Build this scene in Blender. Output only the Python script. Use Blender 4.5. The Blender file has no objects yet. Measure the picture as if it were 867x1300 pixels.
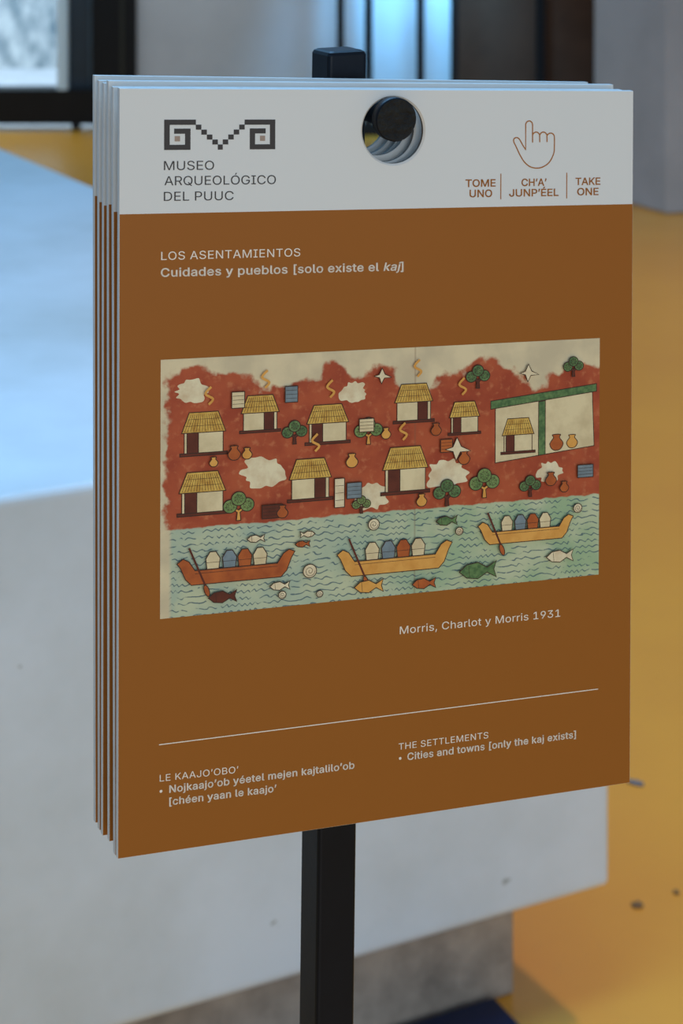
import bpy, bmesh, math, random
from mathutils import Vector, Matrix
from mathutils.geometry import delaunay_2d_cdt

# ------------------------------------------------------------------ camera, world, lights, exposure
S = bpy.context.scene
COL = S.collection
S.view_settings.view_transform = 'Standard'
S.view_settings.look = 'None'
S.view_settings.gamma = 1.0
S.view_settings.use_curve_mapping = False
S.view_settings.exposure = 0.0

cam = bpy.data.cameras.new('camera')
cam.sensor_width = 36.0
cam.sensor_fit = 'AUTO'
cam.lens = 36.0 * 2400 / 1300          # shift lens, held level
cam.shift_y = -850 / 1300
cam.clip_start = 0.05
cam.dof.use_dof = True
cam.dof.focus_distance = 0.715
cam.dof.aperture_fstop = 20
camo = bpy.data.objects.new('camera', cam)
camo.location = (0, 0, 1.5)
camo.rotation_euler = (math.pi / 2, 0, 0)
COL.objects.link(camo)
S.camera = camo

world = bpy.data.worlds.new('room_daylight')
S.world = world
world.use_nodes = True
wn = world.node_tree.nodes
wn.clear()
wo = wn.new('ShaderNodeOutputWorld')
wb = wn.new('ShaderNodeBackground')
wt = wn.new('ShaderNodeTexCoord')
wsp = wn.new('ShaderNodeSeparateXYZ')
wr = wn.new('ShaderNodeValToRGB')
wr.color_ramp.elements[0].position = 0.50
wr.color_ramp.elements[0].color = (0.11, 0.135, 0.16, 1)
wr.color_ramp.elements[1].position = 0.95
wr.color_ramp.elements[1].color = (0.20, 0.40, 0.66, 1)
wma = wn.new('ShaderNodeMath')
wma.operation = 'MULTIPLY_ADD'
wma.inputs[1].default_value = 0.5
wma.inputs[2].default_value = 0.5
wl = world.node_tree.links
wl.new(wt.outputs['Generated'], wsp.inputs[0])
wl.new(wsp.outputs['Z'], wma.inputs[0])
wl.new(wma.outputs[0], wr.inputs[0])
wl.new(wr.outputs[0], wb.inputs['Color'])
wl.new(wb.outputs[0], wo.inputs[0])
wb.inputs['Strength'].default_value = 1.0


def area(name, loc, target, sx, sy, power, color):
    l = bpy.data.lights.new(name, 'AREA')
    l.shape = 'RECTANGLE'
    l.size, l.size_y, l.energy, l.color = sx, sy, power, color
    o = bpy.data.objects.new(name, l)
    o.location = loc
    d = Vector(target) - Vector(loc)
    o.rotation_euler = d.to_track_quat('-Z', 'Y').to_euler()
    COL.objects.link(o)
    return o


area('daylight_from_left_window', (-1.9, 4.6, 2.7), (-0.5, 2.0, 0.9), 2.4, 1.4, 20, (0.24, 0.60, 1.0))
area('overhead_blue_fill', (-0.35, 1.75, 2.95), (-0.15, 1.2, 1.2), 1.4, 0.9, 52, (0.25, 0.57, 1.0))  # added blue fill from above for the board tops and platform top
area('fill_behind_camera', (1.4, -3.2, 1.75), (0.2, 3.0, 0.9), 4.0, 2.2, 98, (0.90, 0.97, 1.0))  # added broad fill from the camera side, source unseen
for sloc, saim, pw in (((1.15, 3.0, 3.4), (0.75, 2.8, 0), 118), ((1.5, 5.6, 3.4), (1.1, 5.8, 0), 130)):  # near spot follows the overhead shadow; far one added to brighten the floor
    sl = bpy.data.lights.new('overhead_spot', 'SPOT')
    sl.energy, sl.color, sl.spot_size, sl.spot_blend, sl.shadow_soft_size = pw, (1.0, 0.80, 0.56), math.radians(78), 1.0, 0.12
    so = bpy.data.objects.new('overhead_spot', sl)
    so.location = sloc
    so.rotation_euler = (Vector(saim) - so.location).to_track_quat('-Z', 'Y').to_euler()
    COL.objects.link(so)
area('back_wall_fill', (-0.9, 8.4, 2.6), (-0.5, 9.9, 0.8), 2.2, 0.6, 12, (0.68, 0.85, 1.0))  # added fill that brightens the back wall
area('blue_bay_fill', (0.42, 9.3, 1.5), (0.40, 9.9, 0.75), 0.3, 0.3, 9, (0.15, 0.52, 1.0)).data.spread = 1.3  # small added lamp tinting the wall behind the bars blue
area('daylight_in_yard', (-2.6, 10.8, 3.0), (-2.3, 12.4, 0.4), 3.0, 1.0, 120, (0.74, 0.90, 1.0))


# ------------------------------------------------------------------ helpers
def lin(r, g, b):
    f = lambda c: (c / 255 / 12.92) if c <= 10 else ((c / 255 + 0.055) / 1.055) ** 2.4
    return (f(r), f(g), f(b), 1.0)


def mat(name, color, rough=0.6, spec=0.5, metal=0.0, var=0.0, scale=8.0, bump=0.0, color2=None, coat=0.0, stretch=None):
    """Procedural principled material: noise mottles the colour and raises a fine bump."""
    m = bpy.data.materials.new(name)
    m.use_nodes = True
    nt = m.node_tree
    n, L = nt.nodes, nt.links
    p = n['Principled BSDF']
    p.inputs['Base Color'].default_value = color
    p.inputs['Roughness'].default_value = rough
    p.inputs['Specular IOR Level'].default_value = spec
    p.inputs['Metallic'].default_value = metal
    p.inputs['Coat Weight'].default_value = coat
    p.inputs['Coat Roughness'].default_value = 0.25
    if var > 0 or bump > 0:
        tc = n.new('ShaderNodeTexCoord')
        no = n.new('ShaderNodeTexNoise')
        no.inputs['Scale'].default_value = scale
        no.inputs['Detail'].default_value = 6
        no.inputs['Roughness'].default_value = 0.6
        if stretch:
            mp = n.new('ShaderNodeMapping')
            mp.inputs['Scale'].default_value = stretch
            L.new(tc.outputs['Object'], mp.inputs['Vector'])
            L.new(mp.outputs[0], no.inputs['Vector'])
        else:
            L.new(tc.outputs['Object'], no.inputs['Vector'])
        if var > 0:
            mx = n.new('ShaderNodeMix')
            mx.data_type = 'RGBA'
            c2 = color2 or (color[0] * (1 - var), color[1] * (1 - var), color[2] * (1 - var), 1)
            mx.inputs['A'].default_value = color
            mx.inputs['B'].default_value = c2
            rp = n.new('ShaderNodeMapRange')
            rp.inputs['From Min'].default_value = 0.38
            rp.inputs['From Max'].default_value = 0.68
            L.new(no.outputs['Fac'], rp.inputs['Value'])
            L.new(rp.outputs['Result'], mx.inputs['Factor'])
            L.new(mx.outputs['Result'], p.inputs['Base Color'])
        if bump > 0:
            b = n.new('ShaderNodeBump')
            b.inputs['Strength'].default_value = bump
            b.inputs['Distance'].default_value = 0.01
            L.new(no.outputs['Fac'], b.inputs['Height'])
            L.new(b.outputs['Normal'], p.inputs['Normal'])
    return m


def tag(o, label=None, cat=None, group=None, kind=None):
    if label: o['label'] = label
    if cat: o['category'] = cat
    if group: o['group'] = group
    if kind: o['kind'] = kind
    return o


def link_mesh(name, me, mats, parent=None, loc=(0, 0, 0), smooth=False):
    for m in (mats if isinstance(mats, (list, tuple)) else [mats]):
        me.materials.append(m)
    if smooth:
        for p in me.polygons: p.use_smooth = True
    o = bpy.data.objects.new(name, me)
    o.location = loc
    COL.objects.link(o)
    if parent: o.parent = parent
    return o


def obj(name, bm, mats, parent=None, loc=(0, 0, 0), smooth=False):
    bmesh.ops.recalc_face_normals(bm, faces=bm.faces[:])
    me = bpy.data.meshes.new(name)
    bm.to_mesh(me)
    bm.free()
    return link_mesh(name, me, mats, parent, loc, smooth)


def empty(name, loc):
    o = bpy.data.objects.new(name, None)
    o.location = loc
    o.empty_display_size = 0.05
    COL.objects.link(o)
    return o


def add_prism(bm, pts, z0, z1, bev=0.0, seg=2):
    """Upright prism over the ground polygon pts (x, y), bevelled all round."""
    b = bmesh.new()
    lo = [b.verts.new((x, y, z0)) for x, y in pts]
    hi = [b.verts.new((x, y, z1)) for x, y in pts]
    n = len(pts)
    b.faces.new(lo[::-1])
    b.faces.new(hi)
    for i in range(n):
        b.faces.new((lo[i], lo[(i + 1) % n], hi[(i + 1) % n], hi[i]))
    if bev > 0:
        bmesh.ops.bevel(b, geom=b.edges[:], offset=bev, segments=seg, affect='EDGES', profile=0.6)
    tmp = bpy.data.meshes.new('tmp')
    b.to_mesh(tmp)
    b.free()
    bm.from_mesh(tmp)
    bpy.data.meshes.remove(tmp)


def add_box(bm, x0, x1, y0, y1, z0, z1, bev=0.0):
    add_prism(bm, [(x0, y0), (x1, y0), (x1, y1), (x0, y1)], z0, z1, bev)


def add_cyl(bm, a, b, r, seg=40, chamfer=0.0):
    a, b = Vector(a), Vector(b)
    d = (b - a)
    L = d.length
    d.normalize()
    q = d.to_track_quat('Z', 'Y')
    prof = [(0, 0), (r - chamfer, 0), (r, chamfer), (r, L - chamfer), (r - chamfer, L), (0, L)]
    rings = []
    for rr, h in prof:
        if rr == 0:
            rings.append([bm.verts.new(a + q @ Vector((0, 0, h)))])
        else:
            rings.append([bm.verts.new(a + q @ Vector((rr * math.cos(2 * math.pi * i / seg), rr * math.sin(2 * math.pi * i / seg), h))) for i in range(seg)])
    for A, B in zip(rings, rings[1:]):
        for i in range(seg):
            j = (i + 1) % seg
            if len(A) == 1:
                bm.faces.new((A[0], B[i], B[j]))
            elif len(B) == 1:
                bm.faces.new((A[i], A[j], B[0]))
            else:
                bm.faces.new((A[i], A[j], B[j], B[i]))


# ------------------------------------------------------------------ the room
def floor_material():
    m = mat('yellow_painted_floor', lin(238, 161, 52), rough=0.3, spec=0.6, var=0.3, scale=1.3, color2=lin(230, 151, 50), bump=0.03)
    return m


m_floor = floor_material()
m_wall = mat('grey_white_plaster', (0.70, 0.70, 0.70, 1), rough=0.8, spec=0.2, var=0.12, scale=2.5, bump=0.08)
m_col = mat('pale_pillar_plaster', (0.50, 0.51, 0.53, 1), rough=0.8, spec=0.2, var=0.15, scale=3, bump=0.1)
m_steel = mat('black_window_steel', (0.006, 0.007, 0.009, 1), rough=0.5, spec=0.3, var=0.3, scale=5)
m_jamb_lit = mat('jamb_daylight_tint', (0.75, 0.92, 1.0, 1), rough=0.5)  # pale blue puts the outside daylight into the jamb's colour
m_jambd = mat('dark_slate_jamb_paint', (0.03, 0.05, 0.07, 1), rough=0.5, var=0.3, scale=6)
m_brown = mat('dark_brown_door_board', (0.11, 0.052, 0.03, 1), rough=0.6, spec=0.25, var=0.25, scale=4)
m_rock = mat('mottled_yard_wall', (0.85, 0.85, 0.82, 1), rough=0.9, spec=0.1, var=1, scale=7, color2=(0.20, 0.27, 0.31, 1), bump=0.1, stretch=(1.6, 1, 0.8))
m_yard = mat('pale_yard_paving', (0.8, 0.8, 0.82, 1), rough=0.9, spec=0.1, var=0.2, scale=4)
m_glass = bpy.data.materials.new('clear_pane')
m_glass.use_nodes = True
gn = m_glass.node_tree
gn.nodes.clear()
go = gn.nodes.new('ShaderNodeOutputMaterial')
gm = gn.nodes.new('ShaderNodeMixShader')
gt = gn.nodes.new('ShaderNodeBsdfTransparent')
gt.inputs[0].default_value = (0.93, 0.97, 1.0, 1)
gg = gn.nodes.new('ShaderNodeBsdfGlossy')
gg.inputs['Roughness'].default_value = 0.05
gm.inputs[0].default_value = 0.06
gn.links.new(gt.outputs[0], gm.inputs[1])
gn.links.new(gg.outputs[0], gm.inputs[2])
gn.links.new(gm.outputs[0], go.inputs[0])

BY = 9.9          # the back wall's inner face


def bx(px, d=BY):
    return (px - 433.5) / 2400 * d


bm = bmesh.new()
add_box(bm, -6, 6, -4.2, 9.98, -0.12, 0.0)
tag(obj('floor', bm, m_floor), kind='structure')

bm = bmesh.new()
add_box(bm, -6, 6, 9.98, 13.0, -0.12, -0.005)
tag(obj('floor_yard', bm, m_yard), kind='structure')

# back wall: a plain pier from the left window to the dark door, more wall above and beside
bm = bmesh.new()
add_box(bm, bx(172), bx(581), BY, BY + 0.14, 0.0, 3.2, 0.004)
add_box(bm, bx(755), 6, BY, BY + 0.14, 0.0, 3.2, 0.004)
add_box(bm, -6, bx(-420), BY, BY + 0.14, 0.0, 3.2, 0.004)
add_box(bm, bx(-420), bx(172), BY, BY + 0.14, 2.3, 3.2, 0.004)
add_box(bm, bx(581), bx(755), BY, BY + 0.14, 2.3, 3.2, 0.004)
tag(obj('wall_back', bm, m_wall), kind='structure')

bm = bmesh.new()
add_box(bm, -6, 6, 12.6, 12.8, -0.005, 3.2)
tag(obj('wall_yard', bm, m_rock), kind='structure')

# left window: a heavy black frame standing clear of the floor on short feet
win = tag(empty('window_1', (bx(-100), BY, 0)), kind='structure')


def rel(parent, o):
    o.location = Vector(o.location) - parent.location
    o.parent = parent
    return o


bm = bmesh.new()
add_box(bm, bx(118), bx(174), BY - 0.05, BY + 0.12, 0.03, 2.3, 0.006)
add_box(bm, bx(-420), bx(-380), BY - 0.05, BY + 0.12, 0.03, 2.3, 0.006)
add_box(bm, bx(-382), bx(120), BY - 0.05, BY + 0.12, 0.03, 0.212, 0.006)
add_box(bm, bx(-382), bx(120), BY - 0.05, BY + 0.12, 2.2, 2.3, 0.006)
rel(win, obj('window_frame', bm, m_steel))
bm = bmesh.new()
add_box(bm, bx(154), bx(159), BY - 0.056, BY - 0.05, 0.05, 2.28, 0.001)
rel(win, obj('frame_rib', bm, mat('steel_rib_grey', (0.02, 0.022, 0.016, 1), 0.4, var=.2)))
for px in (96, -120, -330):
    bm = bmesh.new()
    add_box(bm, bx(px - 4), bx(px + 4), BY - 0.03, BY + 0.1, 0.0, 0.035, 0.003)
    rel(win, obj('frame_foot', bm, m_steel))
bm = bmesh.new()
add_box(bm, bx(74), bx(87), BY - 0.048, BY + 0.10, 0.2, 2.22, 0.004)
rel(win, obj('window_jamb', bm, m_jamb_lit))
bm = bmesh.new()
add_box(bm, bx(87), bx(112), BY + 0.02, BY + 0.10, 0.2, 2.22, 0.004)
rel(win, obj('jamb_panel', bm, m_jambd))
bm = bmesh.new()
add_box(bm, bx(112), bx(119), BY + 0.02, BY + 0.10, 0.2, 2.22, 0.002)
rel(win, obj('jamb_edge', bm, mat('slate_edge_paint', (0.08, 0.13, 0.17, 1), 0.5, var=.2)))
bm = bmesh.new()
add_box(bm, bx(-382), bx(75), BY + 0.04, BY + 0.046, 0.2, 2.22)
rel(win, obj('window_pane', bm, m_glass))

# glazing bars standing in front of the blue-lit pier, and the dark door beside them
bars = tag(empty('window_2', (bx(500), BY - 0.2, 0)), kind='structure')
for x0, x1 in ((427.5, 437), (462.5, 473), (528.5, 538.5), (572, 581)):
    bm = bmesh.new()
    add_box(bm, bx(x0, BY - .2), bx(x1, BY - .2), BY - 0.23, BY - 0.19, 0.02, 2.3, 0.004)
    rel(bars, obj('glazing_bar', bm, m_steel))
bm = bmesh.new()
add_box(bm, bx(425, BY - .2), bx(760, BY - .2), BY - 0.235, BY - 0.185, 0.0, 0.06, 0.004)
rel(bars, obj('sill_rail', bm, m_steel))
bm = bmesh.new()
add_box(bm, bx(425, BY - .2), bx(760, BY - .2), BY - 0.235, BY - 0.185, 2.26, 2.32, 0.004)
rel(bars, obj('head_rail', bm, m_steel))

door = tag(empty('door_1', (bx(668), BY, 0)), kind='structure')
for x0, x1 in ((580, 684), (686, 757)):
    bm = bmesh.new()
    add_box(bm, bx(x0), bx(x1), BY + 0.02, BY + 0.07, 0.0, 2.3, 0.004)
    rel(door, obj('door_panel', bm, m_brown))
bm = bmesh.new()
add_box(bm, bx(680), bx(691), BY - 0.03, BY + 0.03, 0.0, 2.3, 0.004)
rel(door, obj('door_stile', bm, m_steel))

# square pillar on the right
bm = bmesh.new()
pc = Vector((bx(846, 7.62), 7.62))
du = Vector((-0.46, 0.888))
dv = Vector((0.93, 0.30)).normalized()
q = [pc, pc + dv * 0.9, pc + dv * 0.9 + du * 0.5, pc + du * 0.5]
pts = []
for k in range(4):
    pts.append((q[k].x, q[k].y))
add_prism(bm, pts, 0, 3.2, 0.012, 3)
tag(obj('wall_pillar', bm, m_col), kind='structure')

# ------------------------------------------------------------------ display platform
m_plat = bpy.data.materials.new('white_polished_plaster')
m_plat.use_nodes = True
nt = m_plat.node_tree
n, L = nt.nodes, nt.links
p = n['Principled BSDF']
tc = n.new('ShaderNodeTexCoord')
n1 = n.new('ShaderNodeTexNoise')
n1.inputs['Scale'].default_value = 2.2
n1.inputs['Detail'].default_value = 8
n1.inputs['Roughness'].default_value = 0.62
n2 = n.new('ShaderNodeTexNoise')          # sparse pits and spots
n2.inputs['Scale'].default_value = 42
n2.inputs['Detail'].default_value = 2
L.new(tc.outputs['Object'], n1.inputs['Vector'])
L.new(tc.outputs['Object'], n2.inputs['Vector'])
r1 = n.new('ShaderNodeValToRGB')
r1.color_ramp.elements[0].position = 0.3
r1.color_ramp.elements[0].color = (0.53, 0.54, 0.52, 1)
r1.color_ramp.elements[1].position = 0.62
r1.color_ramp.elements[1].color = (0.70, 0.72, 0.735, 1)
L.new(n1.outputs['Fac'], r1.inputs[0])
r2 = n.new('ShaderNodeValToRGB')
r2.color_ramp.elements[0].position = 0.215
r2.color_ramp.elements[0].color = (0.55, 0.53, 0.48, 1)
r2.color_ramp.elements[1].position = 0.235
r2.color_ramp.elements[1].color = (1, 1, 1, 1)
L.new(n2.outputs['Fac'], r2.inputs[0])
mx = n.new('ShaderNodeMix')
mx.data_type = 'RGBA'
mx.blend_type = 'MULTIPLY'
mx.inputs['Factor'].default_value = 1.0
L.new(r1.outputs[0], mx.inputs['A'])
L.new(r2.outputs[0], mx.inputs['B'])
L.new(mx.outputs['Result'], p.inputs['Base Color'])
p.inputs['Roughness'].default_value = 0.45
p.inputs['Specular IOR Level'].default_value = 0.5
bp = n.new('ShaderNodeBump')
bp.inputs['Strength'].default_value = 0.12
bp.inputs['Distance'].default_value = 0.02
L.new(n1.outputs['Fac'], bp.inputs['Height'])
L.new(bp.outputs['Normal'], p.inputs['Normal'])

m_plinth = mat('rough_grey_plinth_render', (0.42, 0.35, 0.29, 1), rough=0.85, spec=0.2, var=0.45, scale=14, bump=0.4)

PU = Vector((0.896, 0.443))               # along the platform's front
PN = Vector((-0.443, 0.896))              # away from the visitor
PS = Vector((-0.494, 0.869))              # along its right side
C0 = Vector((0.1423 * 2.433, 2.433))      # front right corner
plat = tag(empty('display_platform', (C0.x - 0.6, C0.y + 0.5, 0)),
           'long white plastered display platform with an overhanging top on a low grey plinth', 'platform')
bm = bmesh.new()
g = [C0 - PU * 2.9, C0, C0 + PS * 3.6, C0 + PS * 3.6 - PU * 2.9]
add_prism(bm, [(a.x, a.y) for a in g], 0.157, 0.781, 0.012, 4)
rel(plat, obj('platform_body', bm, m_plat, smooth=False))
bm = bmesh.new()
P0 = Vector((0.225, 2.462))
g = [P0 - PU * 2.8, P0, P0 + PN * 3.3, P0 + PN * 3.3 - PU * 2.8]
add_prism(bm, [(a.x, a.y) for a in g], 0.0, 0.165, 0.006, 2)
rel(plat, obj('plinth', bm, m_plinth))

# navy plate on the floor by the plinth
m_navy = mat('navy_painted_steel', (0.003, 0.012, 0.050, 1), rough=0.45, spec=0.4, var=0.2, scale=30)
bm = bmesh.new()
b0 = Vector((0.196, 2.431))
g = [b0 - PU * 0.42 - PN * 0.32, b0 - PN * 0.32, b0, b0 - PU * 0.42]
add_prism(bm, [(a.x, a.y) for a in g], 0.0, 0.015, 0.002, 2)
tag(obj('base_plate', bm, m_navy), 'flat dark navy plate lying on the yellow floor against the platform plinth', 'plate')

# small litter on the floor
m_scrap = mat('dry_leaf_scrap', (0.26, 0.14, 0.06, 1), rough=0.9, var=0.4, scale=200)
m_scrap2 = mat('grey_leaf_scrap', (0.20, 0.20, 0.22, 1), rough=0.8, var=0.4, scale=200)


def scrap(px, py, a, b, rot, m, label, name='leaf_scrap', seed=1):
    d = 2400 * 1.5 / (py + 200)
    rnd = random.Random(seed)
    bm = bmesh.new()
    N_ = 12
    top = bm.verts.new((0, 0, 0.004))
    ring, low = [], []
    for i in range(N_):
        t = 2 * math.pi * i / N_
        k = 0.75 + 0.4 * rnd.random()
        x, y = a * k * math.cos(t), b * k * math.sin(t)
        ring.append(bm.verts.new((x, y, 0.0022 + 0.002 * rnd.random())))
        low.append(bm.verts.new((x * .9, y * .9, 0.0)))
    for i in range(N_):
        j = (i + 1) % N_
        bm.faces.new((top, ring[i], ring[j]))
        bm.faces.new((ring[i], low[i], low[j], ring[j]))
    bm.faces.new(low[::-1])
    o = obj(name, bm, m, None, ((px - 433.5) / 2400 * d, d, 0.0))
    o.rotation_euler = (0, 0, rot)
    tag(o, label, 'scrap')


scrap(807, 995, 0.016, 0.007, -0.5, m_scrap2, 'grey shrivelled leaf scrap on the yellow floor beside the board corner', seed=3)
scrap(809, 1151, 0.008, 0.008, 0.4, m_scrap, 'brown crumb on the yellow floor right of the platform corner', 'floor_crumb', 5)
scrap(858, 1134, 0.005, 0.005, 0.2, m_scrap, 'tiny brown crumb on the yellow floor nearest the right edge of the photo', 'floor_crumb', 7)

# ------------------------------------------------------------------ sign stand
TL = Vector((-0.08021, 0.68333, 1.41108))
U = Vector((0.92865, 0.36720, -0.05270)).normalized()
V = Vector((-0.00350, 0.00977, -0.99995)).normalized()
NB = U.cross(V).normalized()
if NB.y < 0: NB = -NB                      # into the stack, away from the visitor
BW, BH, BT = 0.21296, 0.280, 0.0028
HU, HV, HR = 0.10787, 0.01567, 0.0127
PEGC = TL + U * 0.1066 + V * 0.0091        # where the peg's axis meets the front board's face


def bp3(u, v, t=0.0):
    """board face (metres right, metres down, metres into the stack) relative to the peg's axis"""
    return TL + U * u + V * v + NB * t - PEGC


m_black = mat('black_powder_coat', (0.0030, 0.0045, 0.0085, 1), rough=0.45, spec=0.18, var=0.2, scale=60, bump=0.02)
m_pegend = mat('rough_cut_peg_end', (0.006, 0.006, 0.007, 1), rough=0.6, spec=0.35, var=1, scale=260, color2=(0.016, 0.016, 0.014, 1), bump=0.6)
stand_base = Vector((-0.0095, 0.772, 0.0))
stand = tag(empty('sign_stand', stand_base), 'slim black square-tube sign stand with a round peg, carrying the hanging boards', 'stand')
lean = 0.0130
ph = math.radians(26)
W2 = 0.0172 / 2
# post: square tube with rounded arrises, leaning very slightly
peg_back = PEGC + NB * 0.0440
topz = 1.5 - 267 / 2400 * 0.757
axis_top = Vector((peg_back.x + NB.x * W2 * .96 - 0.0006, peg_back.y + NB.y * W2 * .96, topz))
ex = Vector((math.cos(ph), math.sin(ph), 0))
ey = Vector((-math.sin(ph), math.cos(ph), 0))
bm = bmesh.new()


def post_ring(z, r):
    c = axis_top + Vector((-(topz - z) * math.tan(lean), 0, z - topz))
    out = []
    cr = 0.0016
    for sx, sy in ((-1, -1), (1, -1), (1, 1), (-1, 1)):
        a0 = math.atan2(sy, sx) - math.pi / 4
        for k in range(4):
            a = a0 + k * math.pi / 6
            lx = sx * (r - cr) + cr * math.cos(a)
            ly = sy * (r - cr) + cr * math.sin(a)
            out.append(bm.verts.new(c + ex * lx + ey * ly))
    return out


rings = [post_ring(z, r) for z, r in ((0.006, W2), (topz - 0.0018, W2), (topz - 0.0006, W2 - 0.0005), (topz, W2 - 0.0016))]
for A, B in zip(rings, rings[1:]):
    for i in range(len(A)):
        j = (i + 1) % len(A)
        bm.faces.new((A[i], A[j], B[j], B[i]))
bm.faces.new(rings[0][::-1])
bm.faces.new(rings[-1])
rel(stand, obj('post', bm, m_black))
bm = bmesh.new()
add_cyl(bm, PEGC - NB * 0.0030, PEGC + NB * 0.0462, 0.0060, 48, 0.0003)
rod = obj('peg', bm, m_black)
for f in rod.data.polygons:
    if abs(f.normal.dot(NB)) < 0.3: f.use_smooth = True
rel(stand, rod)
HC = TL + U * 0.10626 + V * 0.01055
bm = bmesh.new()
add_cyl(bm, HC - NB * 0.0066, HC - NB * 0.0018, 0.0083, 56, 0.0004)
peg = obj('peg_head', bm, [m_black, m_pegend])
for f in peg.data.polygons:
    if f.normal.dot(NB) < -0.9: f.material_index = 1
    elif abs(f.normal.dot(NB)) < 0.3: f.use_smooth = True
rel(stand, peg)
bm = bmesh.new()
fc = axis_top + Vector((-topz * math.tan(lean), 0, -topz))
g = [fc + ex * sx * 0.12 + ey * sy * 0.10 for sx, sy in ((-1, -1), (1, -1), (1, 1), (-1, 1))]
add_prism(bm, [(a.x, a.y) for a in g], 0.0, 0.008, 0.002, 2)
rel(stand, obj('foot_plate', bm, m_black))

# ------------------------------------------------------------------ information boards
HEAD = 0.0456 / BH
m_foam = mat('white_foam_board_edge', (0.72, 0.68, 0.63, 1), rough=0.4, spec=0.5, var=0.08, scale=120)
m_cut = mat('dark_tan_hole_edge', (0.20, 0.165, 0.13, 1), rough=0.5, spec=0.4, var=0.3, scale=150)  # hole wall in a darker tan than the outer edges
m_print = bpy.data.materials.new('board_print')
m_print.use_nodes = True
nt = m_print.node_tree
n, L = nt.nodes, nt.links
p = n['Principled BSDF']
uvn = n.new('ShaderNodeUVMap')
uvn.uv_map = 'board'
sp = n.new('ShaderNodeSeparateXYZ')
gt_ = n.new('ShaderNodeMath')
gt_.operation = 'GREATER_THAN'
gt_.inputs[1].default_value = HEAD
mx = n.new('ShaderNodeMix')
mx.data_type = 'RGBA'
mx.inputs['A'].default_value = (0.64, 0.64, 0.625, 1)
mx.inputs['B'].default_value = lin(146, 86, 24)
L.new(uvn.outputs[0], sp.inputs[0])
L.new(sp.outputs['Y'], gt_.inputs[0])
L.new(gt_.outputs[0], mx.inputs['Factor'])
L.new(mx.outputs['Result'], p.inputs['Base Color'])
p.inputs['Roughness'].default_value = 0.55
p.inputs['Specular IOR Level'].default_value = 0.25


def board_mesh():
    bm = bmesh.new()
    uvl = bm.loops.layers.uv.new('board')
    angs = [2 * math.pi * i / 72 for i in range(72)]
    for cu, cv in ((0, 0), (BW, 0), (BW, BH), (0, BH)):
        angs.append(math.atan2(cv - HV, cu - HU) % (2 * math.pi))
    angs = sorted(angs)

    def outer(a, ins):
        c, s = math.cos(a), math.sin(a)
        t = []
        if c > 1e-9: t.append((BW - HU) / c)
        if c < -1e-9: t.append(-HU / c)
        if s > 1e-9: t.append((BH - HV) / s)
        if s < -1e-9: t.append(-HV / s)
        k = min(t)
        u, v = HU + c * k, HV + s * k
        return (min(max(u, ins), BW - ins), min(max(v, ins), BH - ins))

    e, c = 0.00012, 0.0007
    loops = [('i', HR + c, 0), ('o', e, 0), ('o', 0, e), ('o', 0, BT - e), ('o', e, BT), ('i', HR + c, BT), ('i', HR, BT - c), ('i', HR, c)]
    R = []
    for kind, r, t in loops:
        row = []
        for a in angs:
            uv = outer(a, r) if kind == 'o' else (HU + r * math.cos(a), HV + r * math.sin(a))
            vt = bm.verts.new(bp3(uv[0], uv[1], t))
            row.append((vt, uv))
        R.append(row)
    m_ = len(angs)
    for k in range(len(R)):
        A, B = R[k], R[(k + 1) % len(R)]
        for i in range(m_):
            j = (i + 1) % m_
            q4 = (A[i], A[j], B[j], B[i])
            f = bm.faces.new([x[0] for x in q4])
            f.material_index = 0 if k == 0 else (2 if k in (5, 6) else 1)
            for lp, x in zip(f.loops, q4):
                lp[uvl].uv = (x[1][0] / BW, x[1][1] / BH)
    bmesh.ops.recalc_face_normals(bm, faces=bm.faces[:])
    me = bpy.data.meshes.new('information_board')
    bm.to_mesh(me)
    bm.free()
    return me


front = link_mesh('information_board', board_mesh(), [m_print, m_foam, m_cut], None, PEGC)
grp = 'information boards hanging on the peg'
tag(front, 'front information board of the hanging stack, brown with white header and painted village picture', 'board', grp)

# (depth at v=50 mm, depth at v=250 mm, lift, roll degrees, label)
STACK = [
    (0.0082, 0.0044, -0.0007, 0.00, 'second board from the front of the hanging stack, just behind the front board'),
    (0.0152, 0.0118, 0.0006, 0.05, 'third board from the front of the hanging stack, with the fourth behind it'),
    (0.0222, 0.0196, -0.0013, 0.15, 'fourth board from the front of the hanging stack, between third and fifth'),
    (0.0290, 0.0240, -0.0014, 0.20, 'fifth board from the front of the hanging stack, last but one on the peg'),
    (0.0355, 0.0278, -0.0006, 0.35, 'rearmost board of the hanging stack, nearest the black post'),
]
for t0, t1, dz, roll, lab in STACK:
    o = front.copy()
    COL.objects.link(o)
    tag(o, lab, 'board', grp)
    tp = t0 + (t0 - t1) / 0.2 * (0.05 - 0.0091)          # depth at the peg
    pitch = math.atan((t0 - t1) / 0.2)
    rot = Matrix.Rotation(pitch, 4, U) @ Matrix.Rotation(math.radians(roll), 4, NB)
    probe = rot.to_3x3() @ V
    if (probe - V).dot(NB) > 0:
        rot = Matrix.Rotation(-pitch, 4, U) @ Matrix.Rotation(math.radians(roll), 4, NB)
    if (rot.to_3x3() @ U).z > U.z + 1e-6 and roll > 0:
        pass
    o.matrix_world = Matrix.Translation(PEGC + NB * tp + Vector((0, 0, dz))) @ rot

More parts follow.
